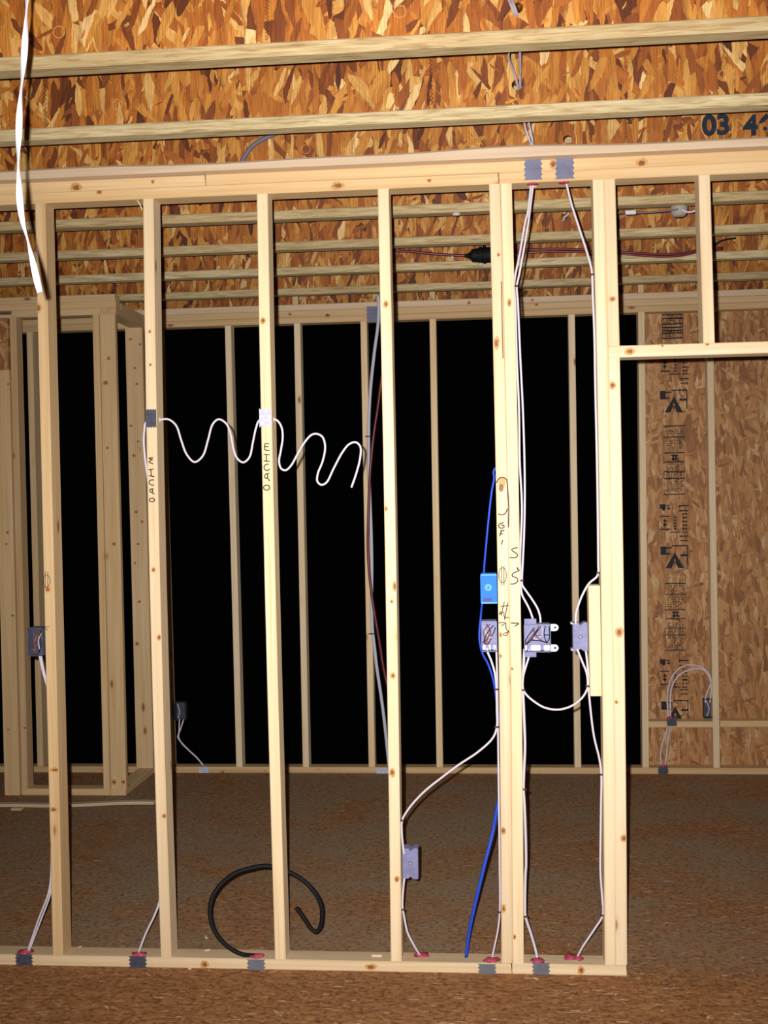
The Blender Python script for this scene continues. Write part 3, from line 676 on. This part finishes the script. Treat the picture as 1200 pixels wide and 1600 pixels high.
# small backs of boxes that face the other room
def box_back(label, u0, v0, u1, v1, y, ears=()):
    x0, x1, z0, z1 = rect(u0, v0, u1, v1, y)
    t = thing('outlet_box', label, 'electrical box', (x0, y, z0), 'electrical boxes')
    bm = BM(); w_, h_ = x1-x0, z1-z0
    poly = []
    for fx, fz in ((.0, .0), (.38, .0), (.42, .05), (.58, .05), (.62, 0), (.72, .0), (.75, -.02), (.94, -.02), (1, 0), (1, 1), (.9, 1.02), (.74, 1.02), (.70, .98), (.62, .98), (.58, .93), (.45, .93), (.42, 1), (0, 1)):
        poly.append(Vector((x0+w_*fx, y, z0+h_*fz)))
    prism(bm, poly, Vector((0, min(.052, .089-y), 0))); part('box_body', bm, M['box_steel'], t)
    cx, cz = (x0+x1)/2, (z0+z1)/2
    bm = BM(); lathe(bm, (cx, y+.0004, cz), (0, -1, 0), [(0, .0085), (.0012, .0085), (.0012, .0065), (.0005, .006), (.0005, .003)], 18); part('knockout', bm, M['steel'], t)
    bm = BM(); lathe(bm, (cx, y, cz), (0, -1, 0), [(0, .0026), (.0016, .0022)], 10); part('screw', bm, M['bright_steel'], t)
    for (ex, ez) in ears:
        bm = BM(); c = Vector((x0+w_*ex, y+.048, z0+h_*ez)); box(bm, (c.x-.007, y+.004, c.z-.003), (c.x+.001, y+.048, c.z+.003), .001); part('mounting_ear', bm, M['bright_steel'], t)
    return t
box_back('small grey steel box back beside the short nailed block', 895, 973.5, 918.6, 1016.5, .028, ((0, .98), (0, .02)))
box_back('low grey steel box back on the right of the unmarked stud, near the floor', 628.6, 1326, 653.5, 1373, .028)
# dark open box left of the leftmost stud
x0, x1, z0, z1 = rect(42.5, 981, 67.2, 1025, 0)
t = thing('outlet_box', 'dark open steel box on the left of the leftmost near stud', 'electrical box', (x0, 0, z0), 'electrical boxes')
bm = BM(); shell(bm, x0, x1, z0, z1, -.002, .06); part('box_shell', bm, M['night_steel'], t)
bm = BM(); box(bm, (x0+.002, .050, z0+.002), (x1-.002, .0578, z1-.002)); part('inner_shade', bm, M['dark_steel'], t)  # dark sheet across the back puts the shade inside the box into colour
wires(t, .022, [('copper', [(64, 986, .01), (57, 994, -.008), (54, 1010, -.008), (56, 1017, 0), (51, 1014, .0)]), ('white_cable', [(64, 990, .0), (60, 1001, -.014), (62, 1014, -.008)]), ('black', [(66, 982, .0), (62, 992, -.005), (64, 1008, -.004), (60, 1022, .0)]), ('dark_red', [(55, 986, .01), (58, 1000, -.004), (52, 1010, .0)])])

# ================================================================== BACK WALL
GB = 'plates of the back wall'
bx0, bx1 = -4.3, 3.0
beam('sole_plate', 'long sole plate of the back wall along the dark openings', bx0, bx1, YF, YF+W2, 0, Z0, M['warm_x'], 'plate', GB, knots=((348, 1207, .010, .008), (414, 1205, .004, .004)))
for z, lab in ((Z1, 'lowest of the three plates on top of the back wall'), (Z2, 'middle of the three plates on top of the back wall'), (Z3, 'uppermost, pinkish plate on top of the back wall')):
    beam('top_plate', lab, bx0, bx1, YF, YF+W2, z, z+.0378, M['grey_x' if z == Z3 else 'warm_x'], 'plate', GB, knots=((512, 494, .008, .006), (453, 491, .007, .006), (838, 476, .006, .006)) if z != Z3 else ((733, 473, .006, .006), (832, 469, .005, .005)))
GF = 'studs of the back wall'
fs = [(45, 62, 'back wall stud glimpsed at the far left inside the boxed post frame'), (None, None, 'back wall stud mostly hidden behind the corner post'), (241.5, 260.5, 'back wall stud in the shadow strip right of the stud with the dark nail plate'),
      (351, 369, 'first back wall stud between the two lettered near studs'), (459, 473, 'back wall stud just right of the right lettered near stud'), (563, 576, 'back wall stud next to the pale conduit and dark red cable'),
      (671, 682, 'back wall stud between the unmarked near stud and the doubled pair'), (780, 790, 'back wall stud hidden behind the doubled near studs'), (888, 898, 'back wall stud seen behind the U-shaped cable loop'),
      (997, 1004, 'back wall stud at the left edge of the strand board sheathing'), (1103.5, 1115, 'back wall stud in the middle of the strand board sheathing'), (1212, 1226, 'back wall stud beyond the right edge of the photo')]
for ut, ub, lab in fs:
    if ut is None or ut in (780, 1212): continue
    if ut == 45: ut, ub = 41, 58

    stud('pine_stud', lab, ub, ut, YF, kind='warm' if ub == 58 else 'pine', group=GF)
for i, (xc, lab) in enumerate(((xat(457, YF, Z4), 'small squash block over the plates right of the right lettered stud'), (xat(671, YF, Z4), 'small squash block over the plates left of the doubled stud'), (xat(997, YF, Z4), 'small squash block over the plates right of the king stud'))):
    beam('squash_block', lab, xc, xc+.034, YF+.002, YF+.04, Z4, Z4+JH, M['warm_z'], 'block', 'squash blocks over the back wall')
# sheathing with its printed grade stamps
YP = YF+W2
xs0 = xat(1001, YP, 1.2)
bm = BM(); box(bm, (xs0, YP, 0.0), (2.95, YP+.011, Z4)); sh = mk('sheathing_panel', bm, M['sheath']); tag(sh, 'tan strand board sheathing with black grade stamps behind the right-hand studs', 'panel')
rs = random.Random(3)
def bars(bm, rects):
    for u0, v0, u1, v1 in rects:
        a, b = at(u0, v0, YP), at(u1, v1, YP)
        box(bm, (a.x, YP-.0008, b.z), (b.x, YP+.0002, a.z))
def tri(bm, pts):
    prism(bm, [at(u, v, YP-.0008) for u, v in pts], Vector((0, .001, 0)))
def arrow_logo(u, v, s=1.0):
    bm = BM()
    tri(bm, [(u, v), (u+14.5*s, v+25*s), (u+5.5*s, v+25*s), (u+1.5*s, v+17*s), (u+1.5*s, v+12*s), (u, v+10*s)])
    tri(bm, [(u, v), (u, v+10*s), (u-1.5*s, v+12*s), (u-1.5*s, v+17*s), (u-5.5*s, v+25*s), (u-14.5*s, v+25*s)])
    bars(bm, [(u-.8, v+14*s, u+.8, v+21*s)])
    part('arrow_stamp', bm, M['stamp_ink'], sh, 'black arrow-head stamp')
def corner_mark(u, v):
    bm = BM(); bars(bm, [(u, v, u+9, v+13), (u+8, v+1, u+18, v+3), (u+18, v-2, u+42, v-.5), (u+9, v+10, u+15, v+12.5), (u+41, v-2, u+43, v+28), (u+31, v+12, u+42, v+15)])
    part('corner_stamp', bm, M['stamp_ink'], sh)
def grade_box(u0, v0, u1, v1, dense=1.0):
    bm = BM(); t_ = 1.1
    bars(bm, [(u0, v0, u1, v0+t_), (u0, v1-t_, u1, v1), (u0, v0, u0+1.4, v1), (u1-1.4, v0, u1, v1)])
    h = v1-v0
    for f in (.16, .39, .52, .66, .76): bars(bm, [(u0, v0+h*f, u1, v0+h*f+1)])
    v = v0+3.5
    while v < v1-3:
        fr = (v-v0)/h
        if .39 < fr < .50: v += 2.0; continue
        u = u0+3+rs.uniform(0, 3)
        while u < u1-4:
            l = rs.uniform(1.2, 4.2)
            if rs.random() < .62*dense: bars(bm, [(u, v, min(u+l, u1-2.5), v+rs.uniform(.8, 1.5))])
            u += l+rs.uniform(.7, 2)
        v += 2.7
    if h > 60:
        um, vm = (u0+u1)/2, v0+h*.42
        bars(bm, [(um-5, vm, um+6, vm+2), (um-3, vm+1, um-.5, vm+9), (um+1, vm+2, um+4, vm+6), (um-4, vm+6, um+7, vm+8)])
    part('grade_stamp', bm, M['stamp_ink'], sh, 'boxed grade stamp of small print')
def side_print(v0, v1):
    bm = BM()
    bars(bm, [(1061, v0+7, 1076, v0+9), (1061, v0+15, 1075, v0+17), (1061, v0+7, 1063, v0+11)])
    v = v0+20
    while v < v1-4:                      # right column of sideways letters
        bars(bm, [(1066.5, v, 1068.5, v+3.2), (1066.5, v+rs.choice((0, 1.4)), 1073.5, v+rs.choice((1.3, 2.6))), (1071.5, v+.4, 1073.8, v+rs.uniform(1.5, 3.2))]); v += 5.6
    bars(bm, [(1062, v1-1, 1075.5, v1+.6), (1063, v1+6, 1075, v1+7.4)])
    bars(bm, [(1031, v0+6, 1040, v0+13), (1041, v0+7, 1046.5, v0+9), (1042, v0+11, 1047, v0+14), (1035, v0+12, 1039, v0+16), (1031, v0+24, 1046, v0+25.6), (1036, v0+31, 1042, v0+33), (1036, v0+36, 1041.5, v0+39), (1038, v0+28, 1039.5, v0+42), (1032, v0+44, 1046, v0+46)])
    v = v0+25
    while v < v0+48: bars(bm, [(1053, v, 1056, v+2.3), (1054.5, v+.6, 1058, v+1.6)]); v += 4.6
    bars(bm, [(1047, v0+49, 1063, v0+50.2)])
    part('side_stamp', bm, M['stamp_ink'], sh, 'sideways black printing')
arrow_logo(1053, 619.5); arrow_logo(1054.5, 863); arrow_logo(1055, 1104)
corner_mark(1031, 611); corner_mark(1032, 854); corner_mark(1033, 1096)
grade_box(1034.5, 491, 1067, 529, 1.5); grade_box(1037, 665, 1070, 773, 1.2); grade_box(1039, 911, 1071.5, 1017, 1.2)
side_print(782, 838); side_print(1024, 1078); side_print(535, 592)
# blocking between back studs
zb = at(1080, 1137, YF).z
beam('blocking', 'horizontal blocking under the looped cables at the right', xat(1013.5, YF, zb), xat(1114.5, YF, zb), YF, YF+W2, zb, zb+.037, M['warm_x'], 'blocking', 'blocking between back wall studs')
beam('blocking', 'horizontal blocking at the right edge of the photo', xat(1125.5, YF, zb), xat(1236, YF, zb), YF, YF+W2, zb+.003, zb+.040, M['warm_x'], 'blocking', 'blocking between back wall studs')

# services on the back wall
def gp(*pts): return list(pts)
pvc = [(590.5, 462, YF-.012), (591.5, 470, YF-.012), (591, 503), (585, 550), (579.4, 602.6), (576.6, 647.5), (576, 681), (575.8, 722.6), (578, 780), (580, 834), (581, 890), (580.5, 946), (582, 984), (585, 1010), (588.5, 1041), (595, 1085), (600.5, 1126.5), (606, 1179), (608, 1200)]
t = cable('conduit_pipe', 'pale grey conduit bending down in front of the back wall behind the unmarked stud', [pvc], 'pvc', .0098, YF-.012, cat='pipe', staples=((576.5, 682, YF-.012), (582, 990, YF-.012)), smat='black')
rp = [(602, 540), (598, 580), (595, 600.7), (590.6, 634.5), (585, 672), (580.5, 713), (578.2, 740), (576, 796), (575, 852.6), (577.5, 899.5), (582, 937), (588, 974.5), (594, 1010), (598.5, 1040), (605, 1070), (614, 1100)]
cable('red_cable', 'dark red cable twined round the pale conduit', [rp], 'red_pipe', .0085, YF-.034)
# box and cable at the left of the back wall
def dark_box(label, u0, v0, u1, v1, y):
    x0, x1, z0, z1 = rect(u0, v0, u1, v1, y); t = thing('outlet_box', label, 'electrical box', (x0, y, z0), 'boxes on the back wall')
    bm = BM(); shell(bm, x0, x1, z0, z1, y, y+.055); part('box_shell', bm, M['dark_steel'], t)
    bm = BM(); tube(bm, [(x0+.015, y+.02, z1-.01), (x0+.03, y+.01, (z0+z1)/2), (x0+.018, y+.02, z0+.01)], .003, 6, 4); part('wire', bm, M['white_cable'], t)
dark_box('dark steel box on the shaded back wall stud, above the slanting white cable', 272, 1098, 289, 1125.5, YF+.012)
cable('electrical_cable', 'white cable bent from the shaded back wall box down to the sole plate', [[(280.5, 1123), (279.5, 1144), (278, 1152), (283, 1159.6), (295, 1172), (307, 1183), (317.5, 1196, YF+.02)], [(287, 1124), (282.5, 1138), (279, 1150), (283, 1160), (295, 1172.5), (307, 1183.5), (318, 1196, YF+.02)]], 'white_cable', .0045, YF+.02, group='white cables on the back wall')
dark_box('dark steel box on the sheathing side of the middle right-hand back stud', 1100, 1093, 1114.5, 1122.5, YF+.004)
cable('electrical_cable', 'outer white cable of the two looped into the dark box at the right', [[(1033.7, 1196), (1032, 1176), (1037, 1155.4), (1042.6, 1139), (1044, 1119.7), (1042.6, 1093.5), (1044.7, 1073), (1051, 1056), (1062, 1044), (1074, 1039), (1088, 1040), (1100.4, 1045), (1108.7, 1055), (1110.7, 1066), (1107, 1077), (1102.5, 1089.4), (1102, 1098)]], 'white_cable', .0045, YF+.02, group='white cables on the back wall')
cable('electrical_cable', 'inner white cable of the two looped into the dark box at the right', [[(1039.5, 1196), (1043, 1165), (1046.5, 1139), (1047.5, 1118), (1047.5, 1088), (1052, 1067.4), (1063, 1053.6), (1075.7, 1047.5), (1089.4, 1044.7), (1100, 1047), (1108, 1057.8), (1111.2, 1071.5), (1110.7, 1085), (1109, 1098)]], 'white_cable', .0045, YF+.028, group='white cables on the back wall')

# ------------------------------------------------------------------ services under the joists
j5 = joists[5][2]
for i, dv in enumerate((-2.5, 2.5)):
    pts = [(606, 392.5+dv*.4), (640, 394+dv*.5), (680, 398.5+dv*.6), (707, 400.5+dv*.7), (735, 401+dv*.6)] if i == 0 else None
    pr = [(764, 395+dv), (810, 393+dv), (870, 391+dv*.8), (925, 392.5+dv*.7), (971, 395+dv*.6), (1010, 398+dv*.7), (1040, 399+dv*.7), (1068, 397+dv*.6), (1092, 392+dv*.5), (1130, 388+dv*.4)]
    if pts: cable('red_cable', 'dark red cable running left from the black fitting under the joists', [pts], 'red_pipe', .0075, j5-.05)
    cable('red_cable', ('upper' if i == 0 else 'lower')+' of the two dark red cables running right under the joists', [pr], 'red_pipe', .006, j5-.05)
c = at(750, 399, j5-.05)
t = thing('cable_fitting', 'black ribbed cable fitting hanging below the joists left of the doubled stud', 'fitting', c)
k_ = 1/302
bm = BM(); lathe(bm, (c.x-15*k_, c.y, c.z), (1, 0, 0), [(-9*k_, 2.5*k_), (-4*k_, 3.5*k_), (0, 6*k_), (3*k_, 10*k_), (13*k_, 11*k_), (14*k_, 13.2*k_), (17*k_, 13.2*k_), (18*k_, 12*k_), (20*k_, 12*k_), (21*k_, 13.2*k_), (24*k_, 13.2*k_), (25*k_, 12*k_), (32*k_, 12*k_), (33*k_, 8*k_)], 24); part('fitting_body', bm, M['black'], t)
bm = BM(); lathe(bm, at(750.8, 411, j5-.06), (0, 0, -1), [(0, 1.5*k_), (1*k_, 2.6*k_), (2.6*k_, 2.8*k_), (4*k_, 1.5*k_)], 14); part('metal_knob', bm, M['glint'], t, 'shiny knob below it')
bm = BM(); lathe(bm, at(757, 386, j5-.06), (0, 0, 1), [(0, 2.5*k_), (5*k_, 2.5*k_)], 12); part('hanger', bm, M['black'], t)
bm = BM(); blob(bm, at(707, 403.5, j5-.058), .006, .006, .014, .05, 3); tag(mk('cable_clip', bm, M['glint'], smooth=True), 'shiny clip on the dark red cable left of the black fitting', 'clip')
j3 = JY[3]
cable('electrical_cable', 'thin pale cable under a joist between king stud and lone cripple stud', [[(950, 334), (978, 332.5), (993, 332.5), (1020, 331.5), (1046, 329), (1060, 327)]], 'grey_cable', .0035, j3+.03)
bm = BM(); a, b = at(977, 329.5, j3+.028), at(993.5, 335, j3+.028); box(bm, (a.x, a.y-.006, b.z), (b.x, a.y+.004, a.z), .001); tag(mk('cable_tag', bm, M['glint']), 'white tag wrapped round the cable under the joist beside the king stud', 'tag')
p = at(1061, 328, j3+.06); bm = BM(); lathe(bm, (p.x, p.y, Z4), (0, 0, -1), [(0, .034), (.010, .035), (.034, .030), (.042, .020)], 24); tag(mk('ceiling_box', bm, M['dull'], smooth=True), 'round grey ceiling box under the joist left of the cripple stud', 'electrical box')
cable('electrical_cable', 'short white arc of cable beside the round ceiling box', [[(1066, 327.5), (1070, 330), (1078, 331.5), (1086, 329.5), (1092, 326)]], 'white_cable', .004, j3+.02)
p = at(713, 341, j3+.03); bm = BM(); lathe(bm, (p.x, p.y, Z4), (0, 0, -1), [(0, .017), (.006, .016), (.008, .010)], 18); tag(mk('ceiling_disc', bm, M['white_cable']), 'small pale disc under the joist left of the doubled stud', 'disc')
y2 = joists[2][2]
cable('grey_cable', 'grey cable arching behind the top plates near the left lettered stud', [[(376, 256), (385, 240), (396, 227), (410, 218), (428, 210), (446, 203)]], 'grey_cable', .009, y2-.03)
p4 = joists[4][2]
cable('grey_cable', 'short grey cable end poking from the bored hole in the joist web', [[(889, 333, p4-.05), (884, 338, p4-.03), (880, 344, p4-.005), (879, 346, p4+.05)]], 'pvc', .005, p4)
cable('grey_cable', 'dark cable end curving from the joist right of the cripple stud', [[(1116, 384), (1124, 378), (1136, 374), (1150, 372)]], 'black', .005, joists[5][2]-.01)

# ================================================================== BOXED POST FRAME AT THE LEFT BACK
YC = 2.462
GK = 'framing of the boxed corner at the left'
xr0 = xat(172.5, YC, 0); xr1 = xr0+.089
xl1 = xat(33.5, YC, 0)
# side wall returning to the back wall
beam('sole_plate', 'short sole plate running back from the boxed corner post to the back wall', xr0, xr1, YC, YF-.001, 0, Z0, M['warm_y'], 'plate', GK)
for z, lab in ((Z1, 'lowest short top plate running back from the boxed corner'), (Z2, 'second short top plate running back from the boxed corner')):
    beam('top_plate', lab, xr0, xr1, YC+(.0895 if z == Z2 else 0), YF-.001, z, z+.0378, M['warm_y'], 'plate', GK)
stud('corner_post', 'wide flat corner post at the right of the boxed frame, spotted with nails', 173, 155, YC, kind='warm', width=.089, depth=.038, group=GK, cat='post', knots=((165, 598, .006, .005), (170, 560, .004, .004), (178, 1222, .005, .006), (193, 1222, .005, .005), (178, 850, .005, .004), (168, 700, .004, .003)))
stud('pine_stud', 'narrow stud against the corner post of the boxed frame', 161.5, 144, YC, kind='warm', width=.0375, group=GK)
stud('corner_post', 'wide nail-spotted post just left of the stud with the dark nail plate', 213, 195, YF-.0395, kind='warm', width=.105, depth=.038, group=GK, cat='post', knots=((204, 530, .004, .003), (219, 538, .004, .003), (211, 575, .004, .003), (214, 600, .004, .003), (205, 665, .004, .003), (216, 690, .004, .003), (209, 712, .004, .004), (213, 800, .005, .004), (222, 815, .004, .004), (216, 850, .004, .003), (211, 880, .003, .003), (218, 940, .004, .004), (214, 1006, .005, .005), (228, 720, .004, .004)))
# front of the boxed frame
beam('sole_plate', 'sole plate along the front of the boxed frame at the left', xl1+.0, xr0-.001, YC, YC+W2, 0, Z0, M['warm_x'], 'plate', GK)
for z, lab, x2 in ((Z1, 'lowest top plate across the front of the boxed frame', xr0-.001), (Z2, 'middle top plate across the front of the boxed frame', xr1), (Z3, 'uppermost top plate across the front of the boxed frame', xr1-.005)):
    beam('top_plate', lab, xl1-(.0 if z == Z1 else .45), x2, YC, YC+W2, z, z+.0378, M['warm_x'], 'plate', GK)
stud('pine_stud', 'left stud of the boxed frame, its inner side dark', 33.5, 14.5, YC, kind='warm', group=GK, knots=((23, 864, .004, .005), (39, 1137, .006, .004), (17, 660, .003, .003)))
xw = xat(33.5, YC, 0)
zt = at(10, 578, YC).z
stud('trimmer_stud', 'wide pale board at the left edge of the photo, ending under the strand board header', 7.0, -9.5, YC, z0=0, z1=zt, kind='warm', width=.0885, depth=.038, group=GK, knots=((13, 600, .005, .004), (12, 832, .005, .005), (20, 962, .006, .004), (13, 1140, .004, .004), (10, 850, .004, .004)))
bm = BM(); x2 = xat(15.0, YC, zt)-.004; box(bm, (x2-.62, YC, zt), (x2-.001, YC+.038, Z1-.0005), .001); tag(mk('strand_board_header', bm, M['sheath']), 'brown strand board header at the left edge above the wide pale board', 'header')

# floor litter
bm = BM(); n = 24; a = onz(-60, 1265, 0); b = onz(240, 1259.5, 0); rows = []
for i in range(n+1):
    t_ = i/n; p = a.lerp(b, t_); z = .006+.004*math.sin(t_*9); h = .016
    rows.append([bm.verts.new((p.x, p.y, z)), bm.verts.new((p.x, p.y, z+h)), bm.verts.new((p.x+.006, p.y+.042, z+h)), bm.verts.new((p.x+.006, p.y+.042, z))])
for i in range(n):
    for q in range(4): bm.faces.new((rows[i][q], rows[i][(q+1) % 4], rows[i+1][(q+1) % 4], rows[i+1][q]))
bm.faces.new(rows[0]); bm.faces.new(rows[-1][::-1])
p = onz(26, 1266, 0); box(bm, (p.x-.03, p.y-.012, 0), (p.x+.03, p.y+.03, .012), .004)
tag(mk('wood_strip', bm, M['grey_x']), 'thin greyish wood strip lying on the floor in front of the boxed frame', 'strip')
for i, (u, v, z, s, lab) in enumerate(((589, 1494, Z0, .018, 'pale wood chip on the sole plate beside the unmarked stud'), (324, 1485, Z0, .01, 'tiny pale chip on the sole plate right of the stud with the dark nail plate'), (125, 1480, Z0, .008, 'tiny pale chip on the sole plate right of the leftmost near stud'),
                                       (298, 1513, 0, .014, 'reddish splinter on the floor against the near sole plate'), (322, 1465, 0, .012, 'small pale chip on the floor left of the black pipe loop'), (838, 1530, 0, .008, 'tiny pale chip on the floor in front of the right sole nail plate'), (434, 1196, Z0, .012, 'pale crumb on the back sole plate right of the right lettered stud'))):
    p = onz(u, v, z); bm = BM(); box(bm, (p.x-s, p.y-s*.35, z), (p.x+s, p.y+s*.35, z+s*.35), .001)
    bmesh.ops.rotate(bm, cent=p, matrix=Matrix.Rotation(.5*i, 3, 'Z'), verts=bm.verts[:])
    tag(mk('wood_chip', bm, M['pine_x']), lab, 'wood chip', 'chips of wood')
